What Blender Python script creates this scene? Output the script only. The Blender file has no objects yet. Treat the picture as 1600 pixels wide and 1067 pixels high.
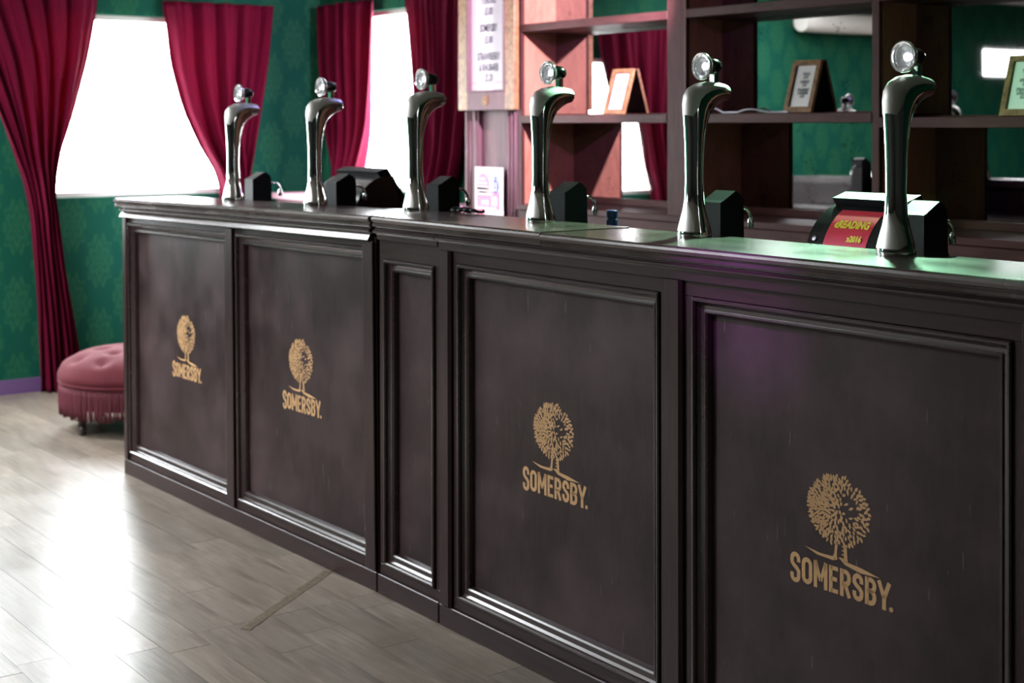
import bpy, bmesh, math, random
from mathutils import Matrix, Vector
random.seed(7)
PI = math.pi
scene = bpy.context.scene
COL = scene.collection

# ------------------------------------------------------------------ camera
CAM = Vector((3.28187, -2.18017, 1.36906))
AL, TH, RO, FPX, CY = 0.635726, 0.005714, -0.001446, 2250.0, 205.3
fw = Vector((-math.cos(AL) * math.cos(TH), math.sin(AL) * math.cos(TH), -math.sin(TH)))
rt = Vector((math.sin(AL), math.cos(AL), 0))
up = rt.cross(fw)
r2 = rt * math.cos(RO) + up * math.sin(RO)
u2 = -rt * math.sin(RO) + up * math.cos(RO)
cd = bpy.data.cameras.new('camera')
cam = bpy.data.objects.new('camera', cd)
COL.objects.link(cam)
m = Matrix((r2, u2, -fw)).transposed().to_4x4()
m.translation = CAM
cam.matrix_world = m
cd.sensor_width = 36.0
cd.lens = FPX * 36 / 1600
cd.shift_y = -(533.5 - CY) / 1600
cd.clip_start = 0.05
cd.dof.use_dof = True
cd.dof.focus_distance = 3.15
cd.dof.aperture_fstop = 4.5
scene.camera = cam

# ------------------------------------------------------------------ view, world, lights
scene.view_settings.view_transform = 'Standard'
scene.view_settings.look = 'None'
scene.view_settings.gamma = 1.0
scene.view_settings.use_curve_mapping = False
scene.view_settings.exposure = 0.75
world = bpy.data.worlds.new('world')
scene.world = world
world.use_nodes = True
bgn = world.node_tree.nodes['Background']
bgn.inputs['Color'].default_value = (0.93, 0.97, 1.0, 1)
bgn.inputs['Strength'].default_value = 28.0


def spot(name, loc, target, energy, color, angle, blend=0.4, size=0.05):
    d = bpy.data.lights.new(name, 'SPOT')
    d.energy = energy
    d.color = color
    d.spot_size = math.radians(angle)
    d.spot_blend = blend
    d.shadow_soft_size = size
    o = bpy.data.objects.new(name, d)
    COL.objects.link(o)
    o.location = loc
    o.rotation_euler = (Vector(target) - Vector(loc)).to_track_quat('-Z', 'Y').to_euler()
    return o


def portal(name, loc, rot, sx, sy):
    d = bpy.data.lights.new(name, 'AREA')
    d.shape = 'RECTANGLE'
    d.size = sx
    d.size_y = sy
    d.cycles.is_portal = True
    o = bpy.data.objects.new(name, d)
    COL.objects.link(o)
    o.location = loc
    o.rotation_euler = rot
    return o


# stage lights of the bar: lilac wash on the left shelves, green wash on the right counter
spot('lilac_wash_light', (-0.35, 1.36, 2.08), (-2.30, 1.74, 1.50), 330, (1.0, 0.74, 1.0), 45, 0.45, 0.02)
spot('green_wash_light', (0.25, 1.42, 2.32), (1.15, 0.25, 1.1), 430, (0.45, 1.0, 0.62), 78, 0.7, 0.05)
spot('purple_wash_light', (0.9, -1.3, 2.34), (1.12, 0.0, 1.09), 190, (0.60, 0.12, 1.0), 14, 1.0, 0.04)
spot('magenta_wash_light', (-0.7, -0.2, 2.36), (-1.55, 1.78, 1.78), 42, (0.78, 0.25, 1.0), 50, 0.9, 0.05)
spot('green_sign_light', (1.25, 0.55, 2.36), (0.66, 1.86, 1.45), 34, (0.30, 1.0, 0.50), 26, 0.6, 0.04)
spot('violet_wash_light', (-1.4, 1.25, 2.34), (-1.35, 0.35, 1.1), 14, (0.42, 0.40, 1.0), 75, 0.8, 0.04)


# ------------------------------------------------------------------ node helpers
class NT:
    def __init__(s, mat):
        s.t = mat.node_tree
        s.n = s.t.nodes

    def add(s, kind, **kw):
        n = s.n.new(kind)
        for k, v in kw.items():
            setattr(n, k, v)
        return n

    def link(s, a, b):
        s.t.links.new(a, b)

    def math(s, op, a, b=None, c=None, clamp=False):
        n = s.n.new('ShaderNodeMath')
        n.operation = op
        n.use_clamp = clamp
        for i, v in enumerate((a, b, c)):
            if v is None:
                continue
            if hasattr(v, 'node'):
                s.link(v, n.inputs[i])
            else:
                n.inputs[i].default_value = v
        return n.outputs[0]

    def coords(s, scale=(1, 1, 1), rot=(0, 0, 0), kind='Object'):
        tc = s.n.new('ShaderNodeTexCoord')
        mp = s.n.new('ShaderNodeMapping')
        mp.inputs['Scale'].default_value = scale
        mp.inputs['Rotation'].default_value = rot
        s.link(tc.outputs[kind], mp.inputs['Vector'])
        return mp.outputs['Vector']

    def noise(s, vec, scale, detail=3, rough=0.5, dist=0.0):
        n = s.n.new('ShaderNodeTexNoise')
        n.inputs['Scale'].default_value = scale
        n.inputs['Detail'].default_value = detail
        n.inputs['Roughness'].default_value = rough
        n.inputs['Distortion'].default_value = dist
        s.link(vec, n.inputs['Vector'])
        return n.outputs['Fac']

    def ramp(s, fac, stops):
        n = s.n.new('ShaderNodeValToRGB')
        e = n.color_ramp.elements
        while len(e) < len(stops):
            e.new(0.5)
        for el, (p, c) in zip(e, stops):
            el.position = p
            el.color = (*c, 1) if len(c) == 3 else c
        s.link(fac, n.inputs['Fac'])
        return n.outputs['Color']

    def mix(s, fac, a, b, blend='MIX'):
        n = s.n.new('ShaderNodeMix')
        n.data_type = 'RGBA'
        n.blend_type = blend
        for sock, v in ((n.inputs[0], fac), (n.inputs[6], a), (n.inputs[7], b)):
            if hasattr(v, 'node'):
                s.link(v, sock)
            elif isinstance(v, (int, float)):
                sock.default_value = v
            else:
                sock.default_value = (*v, 1)
        return n.outputs[2]

    def bump(s, h, strength, dist=0.002):
        n = s.n.new('ShaderNodeBump')
        n.inputs['Strength'].default_value = strength
        n.inputs['Distance'].default_value = dist
        s.link(h, n.inputs['Height'])
        return n.outputs['Normal']


def mat(name, color=(0.5, 0.5, 0.5), rough=0.5, metal=0.0, **kw):
    mt = bpy.data.materials.new(name)
    mt.use_nodes = True
    nt = NT(mt)
    b = nt.n['Principled BSDF']
    b.inputs['Base Color'].default_value = (*color, 1)
    b.inputs['Roughness'].default_value = rough
    b.inputs['Metallic'].default_value = metal
    for k, v in kw.items():
        b.inputs[k.replace('_', ' ')].default_value = v
    return mt, nt, b


M = {}


def wood(name, dark, light, rough, grain=(2, 30, 30), bumps=0.15, spec=0.5, stops=(0.3, 0.7), scuff=0.0, scuffcol=(0.2, 0.18, 0.18), coat=0.0):
    mt, nt, b = mat(name, dark, rough)
    v = nt.coords(grain)
    n1 = nt.noise(v, 3.0, 6, 0.6, 0.6)
    c = nt.ramp(n1, [(stops[0], dark), (stops[1], light)])
    v2 = nt.coords((1, 1, 1))
    if scuff:
        n2 = nt.noise(v2, 3.2, 5, 0.6)
        f = nt.math('MULTIPLY', nt.math('SUBTRACT', n2, 0.42, clamp=True), 4 * scuff, clamp=True)
        c = nt.mix(f, c, scuffcol)
        n3 = nt.noise(nt.coords((60, 60, 6)), 1.5, 3)
        f3 = nt.math('MULTIPLY', nt.math('GREATER_THAN', n3, 0.71), 0.18 * scuff)
        c = nt.mix(f3, c, (0.35, 0.32, 0.32))
        r = nt.math('ADD', nt.math('MULTIPLY', n2, 0.3), rough - 0.15)
        nt.link(r, b.inputs['Roughness'])
    nt.link(c, b.inputs['Base Color'])
    nt.link(nt.bump(n1, bumps, 0.001), b.inputs['Normal'])
    b.inputs['Specular IOR Level'].default_value = spec * 0.75
    b.inputs['Coat Weight'].default_value = coat
    b.inputs['Coat Roughness'].default_value = 0.25
    M[name] = mt
    return mt


wood('bar_wood_upright', (0.014, 0.006, 0.0065), (0.032, 0.0155, 0.016), 0.34, (30, 30, 2), 0.25, 0.4)
wood('bar_wood', (0.014, 0.006, 0.0065), (0.032, 0.0155, 0.016), 0.34, (2, 30, 30), 0.25, 0.4)
wood('bar_moulding', (0.016, 0.007, 0.0075), (0.034, 0.017, 0.018), 0.26, (12, 12, 12), 0.08, 0.6, coat=0.5)
wood('bar_panel', (0.010, 0.0042, 0.0052), (0.025, 0.0112, 0.0128), 0.42, (14, 14, 3), 0.10, 0.40, scuff=0.75, scuffcol=(0.058, 0.035, 0.037))
wood('worktop_wood', (0.022, 0.014, 0.013), (0.060, 0.040, 0.036), 0.22, (2, 22, 22), 0.10, scuff=0.5, scuffcol=(0.10, 0.08, 0.075))
wood('shelf_wood', (0.034, 0.011, 0.010), (0.072, 0.025, 0.021), 0.5, (2, 25, 25), 0.15, 0.2, scuff=0.3, scuffcol=(0.12, 0.055, 0.05))
wood('shelf_wood_upright', (0.034, 0.011, 0.010), (0.072, 0.025, 0.021), 0.5, (25, 25, 2), 0.15, 0.2, scuff=0.3, scuffcol=(0.12, 0.055, 0.05))
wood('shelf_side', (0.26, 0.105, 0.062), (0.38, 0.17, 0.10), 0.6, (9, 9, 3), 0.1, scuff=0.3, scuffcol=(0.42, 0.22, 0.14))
wood('pilaster_wood', (0.12, 0.06, 0.07), (0.19, 0.10, 0.11), 0.6, (40, 40, 2), 0.3)
wood('frame_gold', (0.13, 0.065, 0.03), (0.36, 0.20, 0.08), 0.45, (14, 14, 14), 0.3)
wood('edge_wood', (0.30, 0.14, 0.07), (0.42, 0.20, 0.11), 0.6, (30, 30, 2), 0.2)
wood('rail_edge', (0.06, 0.03, 0.02), (0.16, 0.08, 0.045), 0.5, (25, 25, 2), 0.2)

# floor planks: per-object tint on top of greyed oak
mt, nt, b = mat('floor_plank', (0.3, 0.27, 0.24), 0.4)
v = nt.coords((1.6, 24, 24))
g = nt.noise(v, 2.2, 6, 0.62, 0.8)
c = nt.ramp(g, [(0.28, (0.088, 0.068, 0.052)), (0.52, (0.165, 0.136, 0.108)), (0.8, (0.25, 0.212, 0.172))])
oi = nt.add('ShaderNodeObjectInfo')
hv = nt.math('ADD', nt.math('MULTIPLY', oi.outputs['Random'], 0.36), 0.80)
hs = nt.add('ShaderNodeHueSaturation')
nt.link(c, hs.inputs['Color'])
nt.link(hv, hs.inputs['Value'])
wv = nt.noise(nt.coords((1, 1, 1), kind='Generated'), 5, 4)
gm = nt.add('ShaderNodeNewGeometry')
spv = nt.noise(gm.outputs['Position'], 2.3, 5, 0.6)
dirt = nt.math('MULTIPLY', nt.math('SUBTRACT', spv, 0.48, clamp=True), 3.6, clamp=True)
nt.link(nt.mix(dirt, hs.outputs['Color'], (0.105, 0.082, 0.062)), b.inputs['Base Color'])
nt.link(nt.math('ADD', nt.math('MULTIPLY', spv, 0.35), 0.17), b.inputs['Roughness'])
nt.link(nt.bump(g, 0.12, 0.001), b.inputs['Normal'])
M['floor_plank'] = mt

# the far floor keeps the same oak with its plank joints in the material
mt, nt, b = mat('floor_base', (0.24, 0.21, 0.18), 0.45)
br = nt.add('ShaderNodeTexBrick')
nt.link(nt.coords((1, 1, 1)), br.inputs['Vector'])
br.inputs['Scale'].default_value = 1.0
br.inputs['Brick Width'].default_value = 0.92
br.inputs['Row Height'].default_value = 0.115
br.inputs['Mortar Size'].default_value = 0.002
br.inputs['Color1'].default_value = (0.26, 0.225, 0.195, 1)
br.inputs['Color2'].default_value = (0.33, 0.29, 0.25, 1)
br.inputs['Mortar'].default_value = (0.12, 0.10, 0.09, 1)
nt.link(br.outputs['Color'], b.inputs['Base Color'])
M['floor_base'] = mt


# green damask wallpaper; u runs along the wall, v up
def damask(name, axis):
    mt, nt, b = mat(name, (0.02, 0.14, 0.08), 0.6)
    tc = nt.add('ShaderNodeTexCoord')
    sx = nt.add('ShaderNodeSeparateXYZ')
    nt.link(tc.outputs['Object'], sx.inputs[0])
    U = nt.math('DIVIDE', sx.outputs[axis], 0.30)
    V = nt.math('DIVIDE', sx.outputs[2], 0.41)
    nz = nt.noise(tc.outputs['Object'], 38, 3, 0.6)
    masks = []
    for ou, ov in ((0.0, 0.0), (0.5, 0.5)):
        fu = nt.math('SUBTRACT', nt.math('FRACT', nt.math('ADD', U, 10.17 + ou)), 0.5)
        fv = nt.math('SUBTRACT', nt.math('FRACT', nt.math('ADD', V, 10.0 + ov)), 0.5)
        a = nt.math('DIVIDE', fu, 0.29)
        c = nt.math('DIVIDE', fv, 0.40)
        r = nt.math('SQRT', nt.math('ADD', nt.math('MULTIPLY', a, a), nt.math('MULTIPLY', c, c)))
        th = nt.math('ARCTAN2', c, a)
        lob = nt.math('MULTIPLY', nt.math('COSINE', nt.math('MULTIPLY', th, 10.0)), 0.10)
        edge = nt.math('SUBTRACT', nt.math('ADD', 0.92, lob), r)
        inner = nt.math('SINE', nt.math('ADD', nt.math('MULTIPLY', r, 16.0), nt.math('MULTIPLY', nt.math('COSINE', nt.math('MULTIPLY', th, 6.0)), 2.2)))
        mk = nt.math('MULTIPLY', nt.math('MULTIPLY', edge, 9.0, clamp=True), nt.math('ADD', 0.62, nt.math('MULTIPLY', inner, 0.38)))
        masks.append(mk)
    mk = nt.math('MAXIMUM', masks[0], masks[1])
    mk = nt.math('MULTIPLY', mk, nt.math('ADD', nt.math('MULTIPLY', nz, 0.8), 0.35), clamp=True)
    big = nt.noise(tc.outputs['Object'], 1.3, 3)
    base = nt.mix(big, (0.004, 0.050, 0.027), (0.004, 0.066, 0.047))
    nt.link(nt.mix(nt.math('MULTIPLY', mk, 0.28), base, (0.050, 0.18, 0.065)), b.inputs['Base Color'])
    b.inputs['Specular IOR Level'].default_value = 0.1
    b.inputs['Roughness'].default_value = 0.8
    M[name] = mt


damask('wallpaper_side', 1)
damask('wallpaper_back', 0)


def simple(name, *a, **k):
    mt, nt, b = mat(name, *a, **k)
    M[name] = mt
    return mt, nt, b


# velvet curtain: some daylight bleeds through the cloth
mt, nt, b = mat('velvet', (0.20, 0.006, 0.035), 0.85)
b.inputs['Sheen Weight'].default_value = 0.07
b.inputs['Specular IOR Level'].default_value = 0.08
b.inputs['Sheen Roughness'].default_value = 0.4
b.inputs['Sheen Tint'].default_value = (0.9, 0.15, 0.3, 1)
nn = nt.noise(nt.coords((1, 1, 1)), 60, 3)
nt.link(nt.mix(nn, (0.055, 0.0008, 0.009), (0.115, 0.002, 0.021)), b.inputs['Base Color'])
tr = nt.add('ShaderNodeBsdfTranslucent')
tr.inputs['Color'].default_value = (0.34, 0.006, 0.035, 1)
ms = nt.add('ShaderNodeMixShader')
ms.inputs[0].default_value = 0.16
nt.link(b.outputs[0], ms.inputs[1])
nt.link(tr.outputs[0], ms.inputs[2])
nt.link(ms.outputs[0], nt.n['Material Output'].inputs['Surface'])
M['velvet'] = mt

mt, nt, b = simple('pink_velvet', (0.36, 0.09, 0.12), 0.8)
b.inputs['Sheen Weight'].default_value = 0.12
b.inputs['Sheen Tint'].default_value = (1, 0.4, 0.45, 1)
b.inputs['Specular IOR Level'].default_value = 0.15
nt.link(nt.mix(nt.noise(nt.coords(), 9, 4), (0.050, 0.006, 0.010), (0.095, 0.016, 0.023)), b.inputs['Base Color'])
simple('fringe', (0.085, 0.008, 0.018), 0.75)
simple('chrome', (0.80, 0.80, 0.79), 0.07, 1.0)
mt, nt, b = simple('satin_chrome', (0.62, 0.62, 0.60), 0.5, 1.0)
simple('black_plastic', (0.004, 0.004, 0.006), 0.45, Specular_IOR_Level=0.2)
simple('black_gloss', (0.010, 0.011, 0.012), 0.18)
simple('dark_foot', (0.02, 0.015, 0.013), 0.35)
simple('paper', (0.80, 0.80, 0.78), 0.7)
simple('ink', (0.05, 0.06, 0.07), 0.7)
simple('pink_ink', (0.85, 0.22, 0.32), 0.6)
simple('blue_ink', (0.06, 0.10, 0.35), 0.6)
simple('red_card', (0.68, 0.035, 0.07), 0.4)
simple('yellow_ink', (0.85, 0.78, 0.06), 0.5)
simple('screen_glass', (0.30, 0.32, 0.34), 0.15)
simple('grey_cable', (0.55, 0.55, 0.62), 0.5)
simple('black_cable', (0.012, 0.012, 0.014), 0.5)
simple('blue_cap', (0.015, 0.03, 0.12), 0.25)
mt, nt, b = simple('tape', (0.075, 0.052, 0.028), 0.8)
nt.link(nt.ramp(nt.noise(nt.coords(), 55, 4, 0.7), [(0.35, (0.045, 0.031, 0.015)), (0.6, (0.11, 0.08, 0.045)), (0.72, (0.22, 0.17, 0.11))]), b.inputs['Base Color'])
simple('white_canvas', (0.72, 0.70, 0.66), 0.8)
simple('ceiling_canvas', (0.36, 0.34, 0.32), 0.9)
simple('purple_skirting', (0.10, 0.05, 0.14), 0.5)
simple('pink_paint', (0.50, 0.30, 0.36), 0.4)
simple('sill_paint', (0.55, 0.52, 0.5), 0.5)
simple('pale_ground', (0.8, 0.8, 0.78), 0.9)
simple('dark_wall', (0.022, 0.020, 0.017), 0.8)

mt, nt, b = simple('gold_print', (0.42, 0.235, 0.10), 0.55)
n = nt.noise(nt.coords(), 160, 3)
nt.link(nt.mix(n, (0.40, 0.215, 0.085), (0.56, 0.345, 0.17)), b.inputs['Base Color'])

# aged mirror
mt, nt, b = simple('mirror', (0.72, 0.72, 0.72), 0.04, 1.0)
v = nt.coords()
n1 = nt.noise(v, 9, 6, 0.7)
n2 = nt.noise(v, 70, 4, 0.7)
sp = nt.math('MULTIPLY', nt.math('GREATER_THAN', nt.math('ADD', nt.math('MULTIPLY', n1, 0.6), nt.math('MULTIPLY', n2, 0.4)), 0.585), 0.55)
nt.link(nt.mix(sp, (0.42, 0.40, 0.40), (0.15, 0.14, 0.14)), b.inputs['Base Color'])
nt.link(nt.math('ADD', nt.math('MULTIPLY', n1, 0.03), 0.0), b.inputs['Roughness'])

# lens: moulded clear plastic reads as bright ridged chrome with a lamp inside
simple('lens_clear', (0.92, 0.94, 0.97), 0.10, 0.75)
mt, nt, b = simple('lens_lamp', (1, 1, 1), 0.3)
b.inputs['Emission Color'].default_value = (0.95, 0.97, 1.0, 1)
b.inputs['Emission Strength'].default_value = 5.0

# thin window pane
mt = bpy.data.materials.new('window_pane')
mt.use_nodes = True
nt = NT(mt)
tb = nt.add('ShaderNodeBsdfTransparent')
tb.inputs['Color'].default_value = (0.97, 0.98, 0.98, 1)
gl = nt.add('ShaderNodeBsdfGlossy')
gl.inputs['Roughness'].default_value = 0.03
mx = nt.add('ShaderNodeMixShader')
mx.inputs[0].default_value = 0.05
nt.link(tb.outputs[0], mx.inputs[1])
nt.link(gl.outputs[0], mx.inputs[2])
nt.link(mx.outputs[0], nt.n['Material Output'].inputs['Surface'])
M['window_pane'] = mt


# ------------------------------------------------------------------ mesh helpers
class MB:
    def __init__(s):
        s.v = []
        s.f = []

    def quad(s, a, b, c, d):
        i = len(s.v)
        s.v += [a, b, c, d]
        s.f.append((i, i + 1, i + 2, i + 3))

    def poly(s, pts):
        i = len(s.v)
        s.v += list(pts)
        s.f.append(tuple(range(i, i + len(pts))))

    def box(s, x0, x1, y0, y1, z0, z1, c=0.0):
        bm = bmesh.new()
        bmesh.ops.create_cube(bm, size=1)
        for q in bm.verts:
            q.co = ((x0 + x1) / 2 + q.co.x * (x1 - x0), (y0 + y1) / 2 + q.co.y * (y1 - y0), (z0 + z1) / 2 + q.co.z * (z1 - z0))
        if c > 0:
            bmesh.ops.bevel(bm, geom=bm.edges[:], offset=c, segments=2 if c > 0.002 else 1, affect='EDGES', profile=0.5)
        s.addbm(bm)
        return s

    def addbm(s, bm):
        bm.verts.index_update()
        i = len(s.v)
        s.v += [tuple(q.co) for q in bm.verts]
        s.f += [tuple(i + q.index for q in f.verts) for f in bm.faces]
        bm.free()

    def grid(s, rows, closed=False, caps=False):
        i = len(s.v)
        n = len(rows[0])
        for r in rows:
            s.v += [tuple(q) for q in r]
        for a in range(len(rows) - 1):
            for k in range(n if closed else n - 1):
                k2 = (k + 1) % n
                s.f.append((i + a * n + k, i + a * n + k2, i + (a + 1) * n + k2, i + (a + 1) * n + k))
        if caps:
            s.f.append(tuple(i + k for k in range(n))[::-1])
            s.f.append(tuple(i + (len(rows) - 1) * n + k for k in range(n)))
        return s

    def lathe(s, prof, axis='z', org=(0, 0, 0), seg=24, caps=True):
        rows = []
        for r, h in prof:
            row = []
            for k in range(seg):
                a = 2 * PI * k / seg
                if axis == 'z':
                    row.append((org[0] + r * math.cos(a), org[1] + r * math.sin(a), org[2] + h))
                else:  # y
                    row.append((org[0] + r * math.sin(a), org[1] + h, org[2] + r * math.cos(a)))
            rows.append(row)
        return s.grid(rows, True, caps)

    def tube(s, pts, r, seg=8):
        pts = [Vector(q) for q in pts]
        rows = []
        for i, q in enumerate(pts):
            d = (pts[min(i + 1, len(pts) - 1)] - pts[max(i - 1, 0)]).normalized()
            a = d.cross(Vector((0, 0, 1)))
            if a.length < 1e-3:
                a = d.cross(Vector((1, 0, 0)))
            a.normalize()
            bb = d.cross(a)
            rr = r[i] if isinstance(r, (list, tuple)) else r
            rows.append([q + a * rr * math.cos(2 * PI * k / seg) + bb * rr * math.sin(2 * PI * k / seg) for k in range(seg)])
        return s.grid(rows, True, True)

    def prism(s, prof, x0, x1):
        """profile in (y, z) swept along x"""
        i = len(s.v)
        n = len(prof)
        s.v += [(x0, y, z) for y, z in prof] + [(x1, y, z) for y, z in prof]
        for k in range(n):
            k2 = (k + 1) % n
            s.f.append((i + k, i + k2, i + n + k2, i + n + k))
        s.f.append(tuple(i + k for k in range(n))[::-1])
        s.f.append(tuple(i + n + k for k in range(n)))
        return s

    def mesh(s, name, material, smooth=False, angle=None):
        me = bpy.data.meshes.new(name)
        me.from_pydata([tuple(q) for q in s.v], [], s.f)
        bm = bmesh.new()
        bm.from_mesh(me)
        bmesh.ops.recalc_face_normals(bm, faces=bm.faces)
        bm.to_mesh(me)
        bm.free()
        if smooth:
            for q in me.polygons:
                q.use_smooth = True
            if angle:
                me.set_sharp_from_angle(angle=math.radians(angle))
        if material:
            me.materials.append(M[material])
        return me

    def build(s, name, material, parent=None, smooth=False, angle=None, loc=None):
        o = bpy.data.objects.new(name, s.mesh(name, material, smooth, angle))
        COL.objects.link(o)
        if parent:
            o.parent = parent
        if loc:
            o.location = loc
        return o


def tag(o, label=None, cat=None, group=None, kind=None):
    if label:
        o['label'] = label
    if cat:
        o['category'] = cat
    if group:
        o['group'] = group
    if kind:
        o['kind'] = kind
    return o


def empty(name, loc=(0, 0, 0), label=None, cat=None, group=None):
    o = bpy.data.objects.new(name, None)
    COL.objects.link(o)
    o.location = loc
    o.empty_display_size = 0.1
    return tag(o, label, cat, group)


def use(name, me, parent=None, loc=None):
    o = bpy.data.objects.new(name, me)
    COL.objects.link(o)
    if parent:
        o.parent = parent
    if loc:
        o.location = loc
    return o


def text_part(name, body, size, material, parent, loc, rot, sx=1.0, bold=0.0, align='CENTER', space=1.0):
    cu = bpy.data.curves.new(name, 'FONT')
    cu.body = body
    cu.size = size
    cu.align_x = align
    cu.offset = bold
    cu.space_line = space
    cu.resolution_u = 2
    ob = bpy.data.objects.new(name + '_tmp', cu)
    COL.objects.link(ob)
    dg = bpy.context.evaluated_depsgraph_get()
    me = bpy.data.meshes.new_from_object(ob.evaluated_get(dg))
    bpy.data.objects.remove(ob)
    me.name = name
    me.transform(Matrix.Diagonal((sx, 1, 1, 1)))
    me.materials.clear()
    me.materials.append(M[material])
    o = bpy.data.objects.new(name, me)
    COL.objects.link(o)
    o.parent = parent
    o.location = loc
    o.rotation_euler = rot
    return o


# ------------------------------------------------------------------ room shell
XA, YB, ZC = -4.45, 2.08, 2.42
TILT = 0.016
X0T = -0.33
XR, YF = 6.0, -7.5


def fz(x):
    return min(0.0, TILT * (x - X0T))


fb = MB()
xs = [XA - 0.12, -3.4, -2.3, -1.3, X0T, 1.5, 3.0, XR]
fb.grid([[(x, YF, fz(x) - 0.006) for x in xs], [(x, YB + 0.1, fz(x) - 0.006) for x in xs]])
i0 = len(fb.v)
floor = tag(fb.build('floor', 'floor_base'), 'greyed oak plank floor in front of the bar', kind='structure')
# planks that can be told apart
PW = 0.115
row = 0
rng = random.Random(3)
y = -1.38
while y < 1.6:
    x = XA - rng.uniform(0.0, 0.8)
    xmax = 1.0 if y < 0.02 else -2.1
    while x < xmax:
        L = rng.choice((0.92, 0.92, 0.61, 1.22))
        xa, xb = max(x, XA + 0.012), min(x + L, xmax + 0.25)
        if xb - xa > 0.05 and not (xb < X0T - 4.3):
            # split a board that would bridge the break of slope
            for a, c in ([(xa, X0T), (X0T, xb)] if xa < X0T - 0.06 and xb > X0T + 0.06 else [(xa, xb)]):
                pm = MB()
                zz = rng.uniform(0, 0.0006)
                g = 0.0005
                ca, cc = a - (a + c) / 2 + g, c - (a + c) / 2 - g
                zm = fz((a + c) / 2)
                tp = [(q, s_, fz((a + c) / 2 + q) - zm + zz) for q in (ca, cc) for s_ in (g, PW - g)]
                t0, t1, t3, t2 = tp
                pm.quad(t0, t3, t2, t1)
                for p_, q_ in ((t0, t1), (t1, t2), (t2, t3), (t3, t0)):
                    pm.quad(p_, q_, (q_[0], q_[1], q_[2] - 0.006), (p_[0], p_[1], p_[2] - 0.006))
                pl = pm.build('plank', 'floor_plank', floor)
                pl.location = ((a + c) / 2, y, zm)
        x += L
    y += PW


def wall_with_holes(name, mat_, plane, u0, u1, z0, z1, holes, thick, sign):
    """plane: ('x', value) or ('y', value); holes: (ua, ub, za, zb)"""
    us = sorted({u0, u1, *[h[0] for h in holes], *[h[1] for h in holes]})
    mb = MB()
    for a, c in zip(us, us[1:]):
        zs = [z0]
        mids = [h for h in holes if h[0] <= a + 1e-6 and h[1] >= c - 1e-6]
        spans = []
        zcur = z0
        for h in sorted(mids, key=lambda h: h[2]):
            spans.append((zcur, h[2]))
            zcur = h[3]
        spans.append((zcur, z1))
        for s0, s1 in spans:
            if s1 - s0 < 1e-4:
                continue
            if plane[0] == 'x':
                mb.box(min(plane[1], plane[1] + sign * thick), max(plane[1], plane[1] + sign * thick), a, c, s0, s1)
            else:
                mb.box(a, c, min(plane[1], plane[1] + sign * thick), max(plane[1], plane[1] + sign * thick), s0, s1)
    return tag(mb.build(name, mat_), kind='structure')


W1 = (0.30, 1.46, 0.965, 1.972)
W0 = (-0.90, 0.02, 0.86, 1.82)
W3 = (-5.75, -4.76, 1.755, 2.045)
W2 = (-4.02, -3.22, 0.985, 2.012)
tag(wall_with_holes('wall_left', 'wallpaper_side', ('x', XA), YF, YB + 0.1, -0.12, ZC, [W3, W0, W1], 0.10, -1), 'green damask papered wall with curtained windows')
tag(wall_with_holes('wall_back', 'wallpaper_back', ('y', YB), XA, XR, -0.12, ZC, [W2], 0.10, 1), 'green papered wall behind the bar')
tag(MB().box(XR, XR + 0.1, YF, YB + 0.1, -0.12, ZC).build('wall_right', 'dark_wall'), 'dark green wall out of view', kind='structure')
tag(wall_with_holes('wall_front', 'dark_wall', ('y', YF), XA, XR, -0.12, ZC, [], 0.10, -1), 'dark green wall behind the viewer')
# unseen roof openings, added for fill light and highlights on the bar front
FILL_HOLES = [(-2.5, -1.0, -3.5, -2.3), (-4.05, -3.05, -2.0, -0.8)]
cl_ = MB()
gx = sorted({XA - 0.1, XR + 0.1, *[q for k in FILL_HOLES for q in k[:2]]})
gy = sorted({YF - 0.1, YB + 0.1, *[q for k in FILL_HOLES for q in k[2:]]})
for xa_, xb_ in zip(gx, gx[1:]):
    for ya_, yb_ in zip(gy, gy[1:]):
        if not any(k[0] <= xa_ and xb_ <= k[1] and k[2] <= ya_ and yb_ <= k[3] for k in FILL_HOLES):
            cl_.box(xa_, xb_, ya_, yb_, ZC, ZC + 0.05)
tag(cl_.build('ceiling', 'ceiling_canvas'), 'pale canvas ceiling with openings added for fill light', kind='structure')
for k in FILL_HOLES:  # portals for the world light entering by the added openings
    portal('daylight', ((k[0] + k[1]) / 2, (k[2] + k[3]) / 2, ZC + 0.06), (0, 0, 0), k[1] - k[0], k[3] - k[2])
tag(MB().box(XA, XA + 0.018, YF, 2.08, -0.10, 0.010).build('baseboard_left', 'purple_skirting'), 'dark purple skirting board', kind='structure')


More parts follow.
